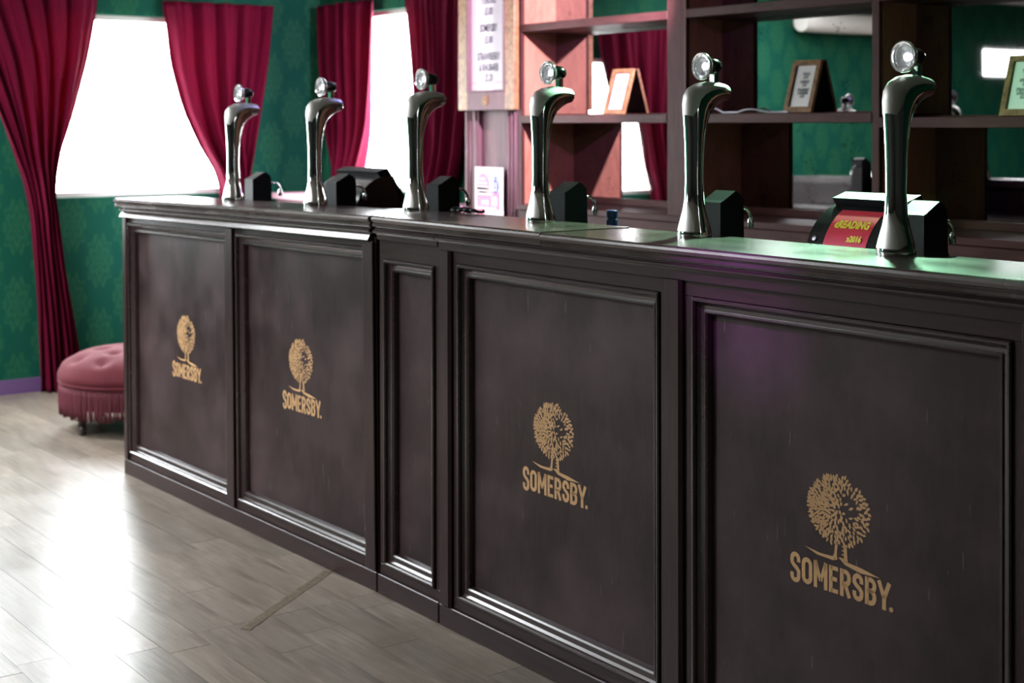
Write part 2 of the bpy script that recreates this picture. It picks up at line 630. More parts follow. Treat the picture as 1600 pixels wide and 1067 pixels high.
def window(name, plane, h, label):
    a, c, z0, z1 = h
    w = empty(name, (0, 0, 0))
    tag(w, label, kind='structure')
    t = 0.03

    def bx(u0, u1, q0, q1, d0, d1):
        if plane[0] == 'x':
            return MB().box(plane[1] - d1, plane[1] - d0, u0, u1, q0, q1, 0.003)
        return MB().box(u0, u1, plane[1] + d0, plane[1] + d1, q0, q1, 0.003)
    for args in ((a, a + t, z0, z1), (c - t, c, z0, z1), (a + t, c - t, z1 - t, z1), (a + t, c - t, z0, z0 + t)):
        bx(*args, 0.03, 0.08).build('window_frame', 'sill_paint', w)
    p = MB()
    if plane[0] == 'x':
        p.box(plane[1] - 0.058, plane[1] - 0.054, a + t, c - t, z0 + t, z1 - t)
        portal('daylight', (plane[1] - 0.11, (a + c) / 2, (z0 + z1) / 2), (0, -PI / 2, 0), z1 - z0, c - a)
    else:
        p.box(a + t, c - t, plane[1] + 0.054, plane[1] + 0.058, z0 + t, z1 - t)
        s = 1 if plane[1] > 0 else -1
        portal('daylight', ((a + c) / 2, plane[1] + s * 0.11, (z0 + z1) / 2), (-PI / 2 * s, 0, 0), c - a, z1 - z0)
    p.build('pane', 'window_pane', w)
    return w


window('window_1', ('x', XA), W1, 'bright window in the green wall beyond the bar end')
window('window_2', ('y', YB), W2, 'narrow bright window behind the bar, left of the price board')
window('window_3', ('x', XA), W0, 'bright window seen only in the shelf mirrors')
window('window_4', ('x', XA), W3, 'small high window reflected in the right-hand mirror')

# outside
tag(MB().box(-40, XA - 0.3, -25, 30, -0.5, -0.35).build('ground', 'pale_ground'), 'sunlit pale ground outside', kind='structure')

# ------------------------------------------------------------------ curtains
def lerp_curve(pts, z):
    """pts: list of (z, u) from top to bottom"""
    if z >= pts[0][0]:
        return pts[0][1]
    for (za, ua), (zb, ub) in zip(pts, pts[1:]):
        if z >= zb:
            t = (z - zb) / (za - zb)
            t = t
            return ub + (ua - ub) * t
    return pts[-1][1]


def smooth_curve(pts, z):
    d = 0.05
    return (lerp_curve(pts, z + d) + lerp_curve(pts, z) * 2 + lerp_curve(pts, z - d)) / 4


def curtain(label, plane, left, right, ztop, zbot, tie_z, folds, seed, group='red velvet curtains'):
    rg = random.Random(seed)
    nu, nv = 72, 64
    ph = [rg.uniform(0, 6.28) for _ in range(5)]
    rows = []
    for j in range(nv + 1):
        z = ztop + (zbot - ztop) * j / nv
        a, c = smooth_curve(left, z), smooth_curve(right, z)
        near = math.exp(-((z - tie_z) / 0.16) ** 2)
        width = abs(c - a)
        amp = 0.020 + 0.03 * max(0, 1 - width / 0.7)
        r = []
        for i in range(nu + 1):
            u = i / nu
            su = u + 0.018 * math.sin(2 * PI * (1.7 * u) + ph[1] + 1.3 * z)
            f = math.sin(2 * PI * folds * su + ph[0]) + 0.45 * math.sin(2 * PI * folds * 1.9 * su + ph[2] + 2.0 * z) + 0.25 * math.sin(2 * PI * 3.3 * folds * su + ph[3] - 1.5 * z)
            bulge = 0.055 * math.sin(PI * u) * (0.35 + 0.65 * near)
            d = 0.055 + amp * 0.95 * f + bulge - 0.012 * near
            d = max(d, 0.006)
            q = a + (c - a) * u
            r.append((plane[1] + d, q, z) if plane[0] == 'x' else (q, plane[1] - d, z))
        rows.append(r)
    root = empty('curtain', rows[-1][nu // 2], label, 'curtain', group)
    off = Vector(root.location)
    cl = MB()
    cl.grid([[tuple(Vector(q) - off) for q in r] for r in rows])
    o = cl.build('cloth', 'velvet', root, smooth=True)
    sm = o.modifiers.new('thickness', 'SOLIDIFY')
    sm.thickness = 0.004
    return root


PXA, PYB = ('x', XA), ('y', YB)
curtain('deep red velvet curtain hanging to the floor, left of the bright window', PXA,
        [(2.12, -0.22), (1.72, 0.02), (1.40, 0.15), (1.05, 0.28), (0.9, 0.31), (0.4, 0.345), (-0.06, 0.36)],
        [(2.12, 0.685), (1.97, 0.672), (1.72, 0.625), (1.40, 0.54), (1.14, 0.455), (1.00, 0.43), (0.9, 0.445), (0.5, 0.50), (0.15, 0.555), (-0.06, 0.58)],
        2.12, -0.064, 1.02, 6.5, 11)
curtain('deep red velvet curtain drawn right over the window beside the dark corner', PXA,
        [(2.06, 1.055), (1.97, 1.07), (1.70, 1.10), (1.45, 1.17), (1.25, 1.265), (1.08, 1.38), (1.0, 1.405), (0.5, 1.41), (-0.06, 1.40)],
        [(2.06, 1.745), (1.70, 1.70), (1.40, 1.64), (1.2, 1.60), (1.05, 1.565), (0.95, 1.56), (0.5, 1.60), (-0.06, 1.62)],
        2.06, -0.064, 1.02, 5.0, 5)
curtain('red velvet curtain on the corner side of the narrow back window', PYB,
        [(2.07, -4.33), (1.70, -4.30), (1.35, -4.22), (1.1, -4.13), (0.98, -4.10), (0.5, -4.12), (-0.06, -4.14)],
        [(2.07, -3.735), (1.6, -3.755), (1.35, -3.78), (1.2, -3.84), (1.05, -3.93), (0.98, -3.965), (0.5, -3.95), (-0.06, -3.94)],
        2.07, -0.064, 1.0, 5.0, 21)
curtain('red velvet curtain between the narrow back window and the price board', PYB,
        [(2.10, -3.43), (1.75, -3.36), (1.45, -3.31), (1.2, -3.27), (1.02, -3.24), (0.9, -3.22), (-0.06, -3.24)],
        [(2.10, -2.76), (1.5, -2.80), (1.2, -2.86), (1.0, -2.95), (0.9, -2.96), (-0.06, -2.92)],
        2.10, -0.064, 1.0, 5.0, 33)
curtain('purple-red velvet curtain seen only in the shelf mirrors', PXA,
        [(2.06, -1.00), (1.5, -0.95), (1.0, -0.90), (0.5, -0.88), (-0.06, -0.88)],
        [(2.06, -0.29), (1.8, -0.34), (1.45, -0.45), (1.1, -0.54), (0.86, -0.62), (0.5, -0.66), (-0.06, -0.66)],
        2.06, -0.064, 1.0, 4.5, 41)
roll = MB()
roll.tube([(XA + 0.11, yy, 2.155 + 0.006 * math.sin(yy * 3)) for yy in [-3.7 + 0.1 * k for k in range(15)]], 0.078, 14)
tag(roll.build('canvas_roll', 'white_canvas', smooth=True, angle=50), 'long white canvas roll under the ceiling, seen in the mirrors', 'canvas roll')

# ------------------------------------------------------------------ bar front
MW, MD = 0.040, 0.024   # panel moulding width, panel recess
PROFILE = [(0.0, 0.006), (0.0, -0.005), (0.003, -0.008), (0.007, -0.008), (0.010, -0.004), (0.0115, 0.003), (0.017, 0.008), (0.025, 0.010),
           (0.0265, 0.007), (0.031, 0.0065), (0.035, 0.010), (0.038, 0.018), (0.040, MD + 0.002)]


def mould(parent, x0, x1, z0, z1, name='moulding'):
    """four mitred lengths of stepped moulding round the opening x0..x1, z0..z1"""
    cs = [(x0, z0), (x1, z0), (x1, z1), (x0, z1)]
    ins = [(1, 1), (-1, 1), (-1, -1), (1, -1)]
    for k in range(4):
        a, c = k, (k + 1) % 4
        rows = []
        for o, d in PROFILE:
            rows.append([(cs[a][0] + ins[a][0] * o, d, cs[a][1] + ins[a][1] * o), (cs[c][0] + ins[c][0] * o, d, cs[c][1] + ins[c][1] * o)])
        MB().grid(rows).build(name, 'bar_moulding', parent)


# --- the printed tree and word: one flat mesh shared by the four panels
def ribbon(mb, pts, t, closed=False):
    n = len(pts)
    L, R = [], []
    for i in range(n):
        if closed:
            p0, p1, p2 = pts[i - 1], pts[i], pts[(i + 1) % n]
        else:
            p0, p1, p2 = pts[max(i - 1, 0)], pts[i], pts[min(i + 1, n - 1)]
        d1 = Vector((p1[0] - p0[0], p1[1] - p0[1]))
        d2 = Vector((p2[0] - p1[0], p2[1] - p1[1]))
        if d1.length < 1e-9:
            d1 = d2
        if d2.length < 1e-9:
            d2 = d1
        d1.normalize()
        d2.normalize()
        n1, n2 = Vector((-d1.y, d1.x)), Vector((-d2.y, d2.x))
        b_ = (n1 + n2)
        b_.normalize()
        k = t / 2 / max(0.45, b_.dot(n1))
        L.append((p1[0] + b_.x * k, 0, p1[1] + b_.y * k))
        R.append((p1[0] - b_.x * k, 0, p1[1] - b_.y * k))
    rng_ = range(n) if closed else range(n - 1)
    for i in rng_:
        j = (i + 1) % n
        mb.quad(L[i], L[j], R[j], R[i])


def arc(cx, cz, rx, rz, a0, a1, n=7):
    return [(cx + rx * math.cos(math.radians(a0 + (a1 - a0) * k / n)), cz + rz * math.sin(math.radians(a0 + (a1 - a0) * k / n))) for k in range(n + 1)]


def glyph(mb, ch, x, z, w, h, t):
    e = t / 2
    l, r, b_, tp = x + e, x + w - e, z + e, z + h - e
    mid = z + h * 0.52
    q = (r - l) / 2
    cx = (l + r) / 2
    if ch == 'O':
        ribbon(mb, arc(cx, tp - q, q, q, 0, 180) + arc(cx, b_ + q, q, q, 180, 360), t, True)
    elif ch == 'S':
        ribbon(mb, [(r, tp - q - h * 0.10)] + arc(cx, tp - q, q, q, 0, 180) + [(l, mid + q * 0.9), (cx - q * 0.4, mid + q * 0.25), (cx + q * 0.4, mid - q * 0.25), (r, mid - q * 0.9)] + arc(cx, b_ + q, q, q, 0, -180) + [(l, b_ + q + h * 0.10)], t)
    elif ch == 'M':
        ribbon(mb, [(l, z), (l, z + h)], t)
        ribbon(mb, [(r, z), (r, z + h)], t)
        ribbon(mb, [(l, z + h), (cx, z + h * 0.28)], t * 0.85)
        ribbon(mb, [(r, z + h), (cx, z + h * 0.28)], t * 0.85)
    elif ch == 'E':
        ribbon(mb, [(l, z), (l, z + h)], t)
        for zz in (b_, mid, tp):
            ribbon(mb, [(l, zz), (x + w * (0.95 if zz != mid else 0.85), zz)], t * 0.9)
    elif ch in 'RB':
        ribbon(mb, [(l, z), (l, z + h)], t)
        m_ = mid if ch == 'B' else z + h * 0.47
        qz = (tp - m_) / 2
        ribbon(mb, [(l, tp)] + [(cx, tp)] + arc(cx, m_ + qz, q, qz, 90, -90) + [(l, m_)], t)
        if ch == 'B':
            qb = (m_ - b_) / 2
            ribbon(mb, [(l, m_), (cx, m_)] + arc(cx, b_ + qb, q, qb, 90, -90) + [(l, b_)], t)
        else:
            ribbon(mb, [(cx - q * 0.1, m_), (r + t * 0.1, z)], t)
    elif ch == 'Y':
        ribbon(mb, [(l - e * 0.6, z + h), (cx, z + h * 0.42)], t)
        ribbon(mb, [(r + e * 0.6, z + h), (cx, z + h * 0.42)], t)
        ribbon(mb, [(cx, z + h * 0.48), (cx, z)], t)
    elif ch == '.':
        mb.poly([(x + t * 0.6 + t * 0.62 * math.cos(k * PI / 4), 0, z + t * 0.62 + t * 0.62 * math.sin(k * PI / 4)) for k in range(8)])


def logo_mesh():
    mb = MB()
    # word, 0.25 wide, centred on x=0, cap height .054
    word = 'SOMERSBY'
    ws = {'S': 0.027, 'O': 0.028, 'M': 0.036, 'E': 0.0245, 'R': 0.0275, 'B': 0.028, 'Y': 0.029}
    gap = 0.0038
    total = sum(ws[c] for c in word) + gap * (len(word)) + 0.007
    x = -total / 2
    for i, ch in enumerate(word):
        h = 0.062 if i == 0 else 0.054
        glyph(mb, ch, x, 0.0 if i else -0.004, ws[ch], h, 0.0092)
        x += ws[ch] + gap
    glyph(mb, '.', x - 0.0065, 0.0, 0.01, 0.05, 0.0080)
    # roots
    mb.poly([(-0.094, 0, 0.0765), (-0.060, 0, 0.0665), (-0.018, 0, 0.0650), (-0.012, 0, 0.0700), (-0.020, 0, 0.0725), (-0.052, 0, 0.0715)])
    mb.poly([(-0.018, 0, 0.0650), (-0.008, 0, 0.0690), (-0.010, 0, 0.0760), (-0.007, 0, 0.102), (-0.014, 0, 0.102), (-0.016, 0, 0.080), (-0.020, 0, 0.0725)])
    mb.poly([(-0.006, 0, 0.0735), (0.012, 0, 0.0625), (0.050, 0, 0.0560), (0.098, 0, 0.0580), (0.052, 0, 0.0660), (0.018, 0, 0.0690), (0.002, 0, 0.0750)])
    mb.poly([(0.010, 0, 0.066), (0.018, 0, 0.068), (0.015, 0, 0.102), (0.006, 0, 0.104)])
    for k in range(4):
        mb.quad((0.003, 0, 0.072 + k * 0.008), (0.012, 0, 0.072 + k * 0.008), (0.012, 0, 0.0745 + k * 0.008), (0.003, 0, 0.0745 + k * 0.008))
    # crown of leaves
    rg = random.Random(19)
    cx, cz, a, c = -0.006, 0.166, 0.078, 0.070

    def leaf(px, pz, ang, ln, wd):
        ca, sa = math.cos(ang), math.sin(ang)
        pts = []
        for u, v in ((-0.5, 0), (-0.2, 0.42), (0.15, 0.5), (0.5, 0), (0.15, -0.5), (-0.2, -0.42)):
            pts.append((px + u * ln * ca - v * wd * sa, 0, pz + u * ln * sa + v * wd * ca))
        mb.poly(pts)
    n = 0
    placed = []
    while n < 1100:
        th = rg.uniform(0, 2 * PI)
        rr = math.sqrt(rg.uniform(0, 1))
        px, pz = cx + a * rr * math.cos(th), cz + c * rr * math.sin(th)
        u, v = (px - cx) / a, (pz - cz) / c
        # flatter underside on the right, pointed top
        if v > 0.72 and abs(u + 0.06) > 0.42:
            continue
        if v < -0.8 and u < -0.5:
            continue
        hole = math.hypot((u - 0.28) / 0.34, (v - 0.10) / 0.42)
        if hole < 1 and rg.random() < 0.82:
            continue
        dens = 0.62 - 0.38 * max(-1, min(1, (u + 0.1) / 0.5)) * (1 if u < -0.1 else 0.3)
        if rg.random() > dens:
            continue
        md = 0.0040 + 0.0022 * max(0.0, min(1.0, (u + 0.55) / 0.8))
        if any((px - q[0]) ** 2 + (pz - q[1]) ** 2 < md * md for q in placed[-500:]):
            n += 1
            continue
        placed.append((px, pz))
        ang = math.atan2(v, u) + rg.uniform(-0.7, 0.7)
        leaf(px, pz, ang, rg.uniform(0.0095, 0.0140), rg.uniform(0.0044, 0.0066))
        n += 1
    me = mb.mesh('logo_print', 'gold_print')
    return me


LOGO = logo_mesh()


def panel(unit, x0, x1, z0, z1, logo=None):
    """recessed field with its mouldings; x0..z1 is the outer edge of the moulding"""
    f = MB().box(x0 + 0.002, x1 - 0.002, MD, MD + 0.012, z0 + 0.002, z1 - 0.002).build('panel', 'bar_panel', unit)
    mould(f, x0, x1, z0, z1)
    if logo:
        use('logo_print', LOGO, f, (logo[0], MD - 0.0006, logo[1]))
    return f


def bar_unit(loc, tilt, label, x0, x1, openings, stiles, outer_z, frieze=(1.024, 1.052), wings=True):
    """local x as world x minus loc.x"""
    u = empty('bar_unit', loc, label, 'bar counter', 'panelled front units of the bar')
    u.rotation_euler = (0, tilt, 0)
    MB().box(x0 + 0.004, x1 - 0.004, 0.037, 0.25, 0.002, 1.064).build('carcass', 'bar_wood', u)
    MB().box(x0, x1, -0.009, 0.036, 0.0, 0.058, 0.002).build('plinth', 'bar_wood', u)
    zt, zb = outer_z[1], outer_z[0]
    lo, hi = openings[0][0], openings[-1][1]
    MB().box(x0, x1, 0.0, 0.036, 0.0582, zb - 0.0005, 0.0015).build('rail', 'bar_wood', u)
    MB().box(x0, x1, 0.0, 0.036, zt + 0.0005, frieze[0] + 0.01, 0.0015).build('rail', 'bar_wood', u)
    if x0 < -1:     # the far unit has a splayed, polished frieze board
        MB().prism([(-0.020, frieze[0]), (-0.021, frieze[0] + 0.003), (-0.007, frieze[1] - 0.002), (-0.005, frieze[1]), (0.036, frieze[1]), (0.036, frieze[0])], x0 - 0.004, x1 - 0.012).build('frieze', 'bar_moulding', u)
    else:
        MB().box(x0, x1, -0.010, 0.036, frieze[0], frieze[1], 0.0025).build('frieze', 'bar_wood', u)
    co = [(-0.010, 1.046), (-0.013, 1.050), (-0.019, 1.0505), (-0.022, 1.054), (-0.022, 1.058), (-0.016, 1.061), (-0.013, 1.0645), (0.036, 1.0645), (0.036, 1.046)]
    MB().prism(co, x0 - 0.002, x1 - 0.0015).build('cornice', 'bar_moulding', u)
    for (a, c) in stiles:
        MB().box(a, c, 0.0005, 0.036, zb - 0.0005, zt + 0.0005, 0.001).build('stile', 'bar_wood_upright', u)
    for (a, c, lg) in openings:
        panel(u, a, c, zb, zt, lg)
    return u


# left unit (two panels): ends 1.95 m left of the break, and follows the sagging floor
LX = -1.95
U1 = bar_unit((X0T, 0, 0), -TILT, 'two-panel dark wood bar front nearest the window, sagging to the left',
              LX, 0.0, [(-1.905, -1.000, (-1.405, 0.440)), (-0.925, -0.055, (-0.507, 0.446))],
              [(LX, -1.905), (-1.000, -0.925), (-0.055, 0.0)], (0.088, 1.004), (1.026, 1.054))
MB().box(-1.0, -0.945, -0.010, 0.0, 0.06, 1.024, 0.003).build('pilaster_strip', 'bar_wood_upright', U1)
MB().box(-0.062, -0.004, -0.010, 0.0, 0.06, 1.024, 0.003).build('pilaster_strip', 'bar_wood_upright', U1)
MB().box(LX + 0.001, LX + 0.036, -0.010, 0.0, 0.06, 1.024, 0.003).build('pilaster_strip', 'bar_wood_upright', U1)
MB().box(LX - 0.012, LX, -0.002, 0.25, 0.0, 1.05, 0.002).build('end_board', 'edge_wood', U1)
U2 = bar_unit((X0T, 0, 0), 0.0, 'narrow single-panel dark wood bar front without a print',
              0.006, 0.326, [(0.035, 0.300, None)], [(0.006, 0.035), (0.300, 0.326)], (0.088, 0.975), (1.032, 1.050))
# right unit
U3 = bar_unit((0, 0, 0), 0.0, 'large near dark wood bar front with two printed panels',
              0.001, 2.70, [(0.084, 0.886, (0.4725, 0.437)), (0.991, 1.790, (1.385, 0.437)), (1.90, 2.62, None)],
              [(0.001, 0.084), (0.886, 0.991), (1.790, 1.90), (2.62, 2.70)], (0.090, 0.990))
for a, c in ((0.004, 0.057), (0.896, 0.964), (1.812, 1.880)):
    st = MB()
    bm = bmesh.new()
    prof = [(a, 0), (a, -0.006), (a + 0.007, -0.013), (c - 0.007, -0.013), (c, -0.006), (c, 0)]
    rows = [[(x, yy, 0.06) for x, yy in prof], [(x, yy, 1.012) for x, yy in prof], [(x, yy, 1.0238) for x, yy in prof]]
    st.grid(rows)
    st.poly(rows[-1])
    bm.free()
    st.build('pilaster_strip', 'bar_wood_upright', U3)


# worktops: nosed slabs, each its own length
def worktop(label, x0, x1, loc, tilt, dz=0.0, y1=0.268, xl=None):
    u = empty('worktop', loc, label, 'worktop', 'lengths of the bar worktop')
    u.rotation_euler = (0, tilt, 0)
    z0, z1 = 1.0655 + dz, 1.100 + dz
    pr = [(-0.016, z0), (-0.021, z0 + 0.004), (-0.021, z0 + 0.010), (-0.018, z0 + 0.013), (-0.018, z0 + 0.015), (-0.024, z0 + 0.018), (-0.026, z0 + 0.025), (-0.024, z1 - 0.004), (-0.019, z1), (y1, z1), (y1, z0)]
    MB().prism(pr, x0, x1).build('slab', 'worktop_wood', u)
    return u


worktop('worktop length at the window end of the bar, bright with glare', -2.00, -0.70, (X0T, 0, 0), -TILT)
worktop('short middle worktop length between the second and third taps', -0.6985, -0.0005, (X0T, 0, 0), -TILT)
worktop('worktop length under the third and fourth taps', 0.0005, 0.803, (X0T, 0, 0), 0.0, 0.001)
worktop('long near worktop length washed in green light', 0.4750, 2.75, (0, 0, 0), 0.0, -0.001)
lc = empty('back_counter', (0, 0, 0), 'low dark serving counter on the staff side of the bar', 'counter')
MB().box(-2.30, 2.7, 0.272, 0.70, 0.90, 0.93, 0.002).build('top', 'worktop_wood', lc)
MB().box(-2.28, 2.68, 0.30, 0.64, fz(-2.28) + 0.02, 0.899).build('carcass', 'bar_wood', lc)


# ------------------------------------------------------------------ taps
RINGS = [((-.040, 0), (.042, 0), .040), ((-.0405, .006), (.0425, .006), .0405), ((-.0395, .014), (.0415, .014), .0395), ((-.036, .030), (.037, .030), .0355), ((-.030, .055), (.030, .055), .029),
         ((-.0245, .085), (.0245, .085), .0235), ((-.0225, .13), (.0215, .13), .0212), ((-.0230, .20), (.0230, .195), .0222), ((-.0255, .250), (.0275, .238), .0240),
         ((-.0285, .288), (.0345, .264), .0256), ((-.0305, .316), (.0430, .284), .0266), ((-.0275, .337), (.0530, .297), .0270), ((-.0150, .353), (.0640, .307), .0270),
         ((.0080, .3635), (.0750, .3140), .0268), ((.0400, .3680), (.0850, .3190), .0266), ((.0720, .3665), (.0930, .3220), .0262), ((.0950, .3620), (.0990, .3235), .0256), ((.0985, .3585), (.1000, .3260), .0235)]


def refine(rings, n):
    out = []
    for a, c in zip(rings, rings[1:]):
        for k in range(n):
            t = k / n
            out.append(tuple((tuple(p + (q - p) * t for p, q in zip(a[j], c[j])) if j < 2 else a[2] + (c[2] - a[2]) * t) for j in range(3)))
    out.append(rings[-1])
    return out


def ring_pt(rg, ang, off=0.0):
    (fy, fz_), (by, bz), w = rg
    cy, cz = (fy + by) / 2, (fz_ + bz) / 2
    hy, hz = (fy - by) / 2, (fz_ - bz) / 2
    L = math.hypot(hy, hz)
    k = (L + off) / L
    return ((w + off) * math.sin(ang), cy + hy * k * math.cos(ang), cz + hz * k * math.cos(ang))


def tap_meshes():
    d = {}
    seg = 32
    col_ = MB().grid([[ring_pt(r, 2 * PI * k / seg) for k in range(seg)] for r in RINGS], True, True)
    d['column'] = (col_.mesh('column', 'chrome', True, 40), )
    tp = MB()
    rr = RINGS[10:]
    rows = []
    for i, r in enumerate(rr):
        half = 1.15 + 0.28 * i / (len(rr) - 1)
        rows.append([ring_pt(r, -half + 2 * half * k / 16, 0.0012) for k in range(17)])
    # rounded lower lip at the shoulder
    lip = [ring_pt(RINGS[9], -0.75 + 1.5 * k / 16, 0.0012) for k in range(17)]
    tp.grid([lip] + rows)
    tp.poly(rows[-1])
    d['top_plate'] = (tp.mesh('top_plate', 'satin_chrome', True, 40), )
    bp_ = MB()
    rows = []
    for r, half in ((RINGS[2], 0.80), (RINGS[3], 0.80), (RINGS[4], 0.62), (RINGS[5], 0.12)):
        rows.append([ring_pt(r, -half + 2 * half * k / 12, 0.0011) for k in range(13)])
    bp_.grid(rows)
    d['base_plate'] = (bp_.mesh('base_plate', 'satin_chrome', True, 40), )
    ZL, YL = 0.405, 0.030
    st = MB().box(-0.009, 0.009, 0.058, 0.072, 0.360, 0.398, 0.001)
    d['lens_stem'] = (st.mesh('lens_stem', 'chrome'), )
    hs_ = MB().lathe([(0.012, 0.040), (0.018, 0.046), (0.0195, 0.056), (0.0185, 0.068), (0.013, 0.080), (0.006, 0.084)], 'y', (0, 0, ZL), 24)
    d['lens_housing'] = (hs_.mesh('lens_housing', 'black_gloss', True, 50), )
    cup = MB().lathe([(0.0310, 0.020), (0.0330, 0.022), (0.0330, 0.027), (0.0290, 0.033), (0.0200, 0.041), (0.0120, 0.044)], 'y', (0, 0, ZL), 32, False)
    cup.lathe([(0.0310, 0.020), (0.0285, 0.021), (0.0270, 0.026), (0.0240, 0.0255), (0.0225, 0.029)], 'y', (0, 0, ZL), 32, False)
    d['lens_cup'] = (cup.mesh('lens_cup', 'lens_clear', True, 35), )
    fac = MB()
    n = 36
    for k in range(n):
        a0, a1, am = 2 * PI * k / n, 2 * PI * (k + 1) / n, 2 * PI * (k + .5) / n

        def P(r, a, yy):
            return (r * math.sin(a), yy, ZL + r * math.cos(a))
        fac.poly([P(0.0225, a0, 0.029), P(0.0225, am, 0.026), P(0.008, am, 0.033), P(0.008, a0, 0.036)])
        fac.poly([P(0.0225, am, 0.026), P(0.0225, a1, 0.029), P(0.008, a1, 0.036), P(0.008, am, 0.033)])
    d['lens_reflector'] = (fac.mesh('lens_reflector', 'lens_clear'), )
    lp = MB().lathe([(0.0085, 0.036), (0.0075, 0.033), (0.004, 0.0315), (0.0008, 0.031)], 'y', (0, 0, ZL), 16)
    d['lens_lamp'] = (lp.mesh('lens_lamp', 'lens_lamp', True), )
    # dispenser box behind the tower, standing on the low counter
    y0, y1, zb_ = 0.074, 0.152, -0.144
    bxm = MB()
    pr = [(y0, zb_), (y1 + 0.006, zb_), (y1, 0.086), (y1 - 0.012, 0.098), (y0 + 0.052, 0.105), (y0 + 0.012, 0.083), (y0, 0.078)]
    bxm.prism(pr, -0.056, 0.012)
    d['dispenser_box'] = (bxm.mesh('dispenser_box', 'black_plastic'), )
    sp_ = MB()
    pts = [(-0.012, y1 - 0.005, 0.060), (-0.012, y1 + 0.012, 0.062)]
    pts += [(-0.012, y1 + 0.020 + 0.030 * math.sin(t), 0.034 + 0.028 * math.cos(t)) for t in [PI / 2 * k / 7 for k in range(8)]]
    sp_.tube(pts, 0.0042, 10)
    sp_.lathe([(0.0045, 0.036), (0.0075, 0.031), (0.0078, 0.018), (0.0062, 0.010)], 'z', (-0.012, y1 + 0.050, 0.0), 12)
    d['spout'] = (sp_.mesh('spout', 'chrome', True, 50), )
    return d


TAPM = tap_meshes()
tap_x = [(-1.714, 'chrome beer tap farthest along the bar, in front of the right window curtain'),
         (-1.075, 'chrome beer tap standing in front of the far till'),
         (-0.439, 'chrome beer tap in front of the narrow back window'),
         (0.187, 'chrome beer tap in front of the brightly lit left shelf bay'),
         (0.786, 'chrome beer tap in front of the wide shelf post, second nearest'),
         (1.379, 'nearest and largest chrome beer tap, beside the red-stickered till')]
for i, (x, lab) in enumerate(tap_x):
    zc = 1.100
    if x < X0T:
        zc = 1.100 + TILT * (x - X0T) + 0.0012
    elif x < 0.47:
        zc = 1.1012
    else:
        zc = 1.0992
    t = empty('beer_tap', (x, 0.200, zc), lab, 'beer tap', 'row of chrome beer taps')
    if x < X0T:
        t.rotation_euler = (0, -TILT, 0)
    parts = {}
    for nm, (me,) in TAPM.items():
        if nm == 'lens_housing':
            continue
        if nm in ('top_plate', 'base_plate'):
            par = parts['column']
        elif nm in ('lens_reflector', 'lens_lamp', 'lens_housing'):
            par = parts['lens_cup']
        elif nm == 'spout':
            par = parts['dispenser_box']
        else:
            par = t
        parts[nm] = use(nm, me, par)
    use('lens_housing', TAPM['lens_housing'][0], parts['lens_cup'])


# ------------------------------------------------------------------ tills
def till(loc, label, card, hw=0.155):
    t = empty('till', loc, label, 'till', 'tills on the staff side of the bar')
    # body: quarter-round customer side
    pr = [(0.0, 0.0)]
    for k in range(9):
        a = PI / 2 * k / 8
        pr.append((0.135 - 0.135 * math.cos(a), 0.10 + 0.150 * math.sin(a)))
    pr += [(0.160, 0.250), (0.17, 0.235), (0.20, 0.06), (0.20, 0.0)]
    MB().prism(pr, -hw, hw).build('body', 'black_gloss', t, True, 30)
    # screen slab leaning back towards the customer side
    sc = MB()
    scp = [(0.095, 0.264), (0.140, 0.277), (0.250, 0.125), (0.212, 0.095)]
    sc.prism(scp, -hw + 0.005, hw - 0.005)
    s = sc.build('monitor', 'black_plastic', t)
    g = MB()
    a, c = Vector((0, 0.140, 0.277)), Vector((0, 0.250, 0.125))
    nrm = Vector((0, 0.152, 0.110)).normalized() * 0.0008
    p0, p1 = a.lerp(c, 0.10) + nrm, a.lerp(c, 0.90) + nrm
    wq = hw - 0.025
    g.quad((-wq, p0.y, p0.z), (wq, p0.y, p0.z), (wq, p1.y, p1.z), (-wq, p1.y, p1.z))
    g.build('screen', 'screen_glass', s)
    sd = MB()
    sd.lathe([(0.006, 0.0), (0.006, 0.002), (0.003, 0.003)], 'y', (0, 0, 0), 12)
    so = sd.build('screw', 'satin_chrome', t)
    so.location = (-hw + 0.02, 0.017, 0.175)
    so.rotation_euler = (math.radians(150), 0, 0)
    if card:
        cm = MB()
        rows = []
        for k in range(1, 7):
            ang = PI / 2 * (0.35 + k) / 8.6
            rr = 0.0012
            rows.append([(xx, 0.135 - (0.135 + rr) * math.cos(ang), 0.10 + (0.150 + rr) * math.sin(ang)) for xx in (-0.064, 0.058)])
        lo = [(xx, -0.0012, 0.100) for xx in (-0.064, 0.058)]
        co_ = MB().grid([[(xx, -0.0012, 0.085) for xx in (-0.064, 0.058)], lo] + rows).build('sticker', 'red_card', t, True)
        tang = math.radians(51)
        for body, sz, px, k_, sx in (('\u00abREADING', 0.0285, 0.000, 4.0, 0.72), ('\u00bb2016', 0.0200, 0.022, 2.75, 0.8)):
            ang = PI / 2 * k_ / 8.6
            rot = math.atan2(0.150 * math.cos(ang), 0.135 * math.sin(ang))
            text_part('lettering', body, sz, 'yellow_ink', co_, (px, 0.135 - 0.1385 * math.cos(ang), 0.10 + 0.1535 * math.sin(ang)), (rot, 0, 0), sx, 0.0012)
    return t


till((1.155, 0.292, 0.932), 'black till with a red festival sticker beside the nearest tap', True, 0.112)
till((-1.26, 0.370, 0.932), 'black till with tilted monitor behind the second far tap', False)

# ------------------------------------------------------------------ back-bar shelving
SY = 1.76
sh = empty('back_bar_shelving', (0, SY, 0), 'tall dark red-brown wooden back-bar shelving lined with mirrors', 'shelving')
ZT = 2.30
DU, DL = 0.20, 0.305


def sbox(name, x0, x1, y0, y1, z0, z1, m_='shelf_wood', c=0.002, par=None):
    return MB().box(x0, x1, y0, y1, z0, z1, c).build(name, m_, par or sh)


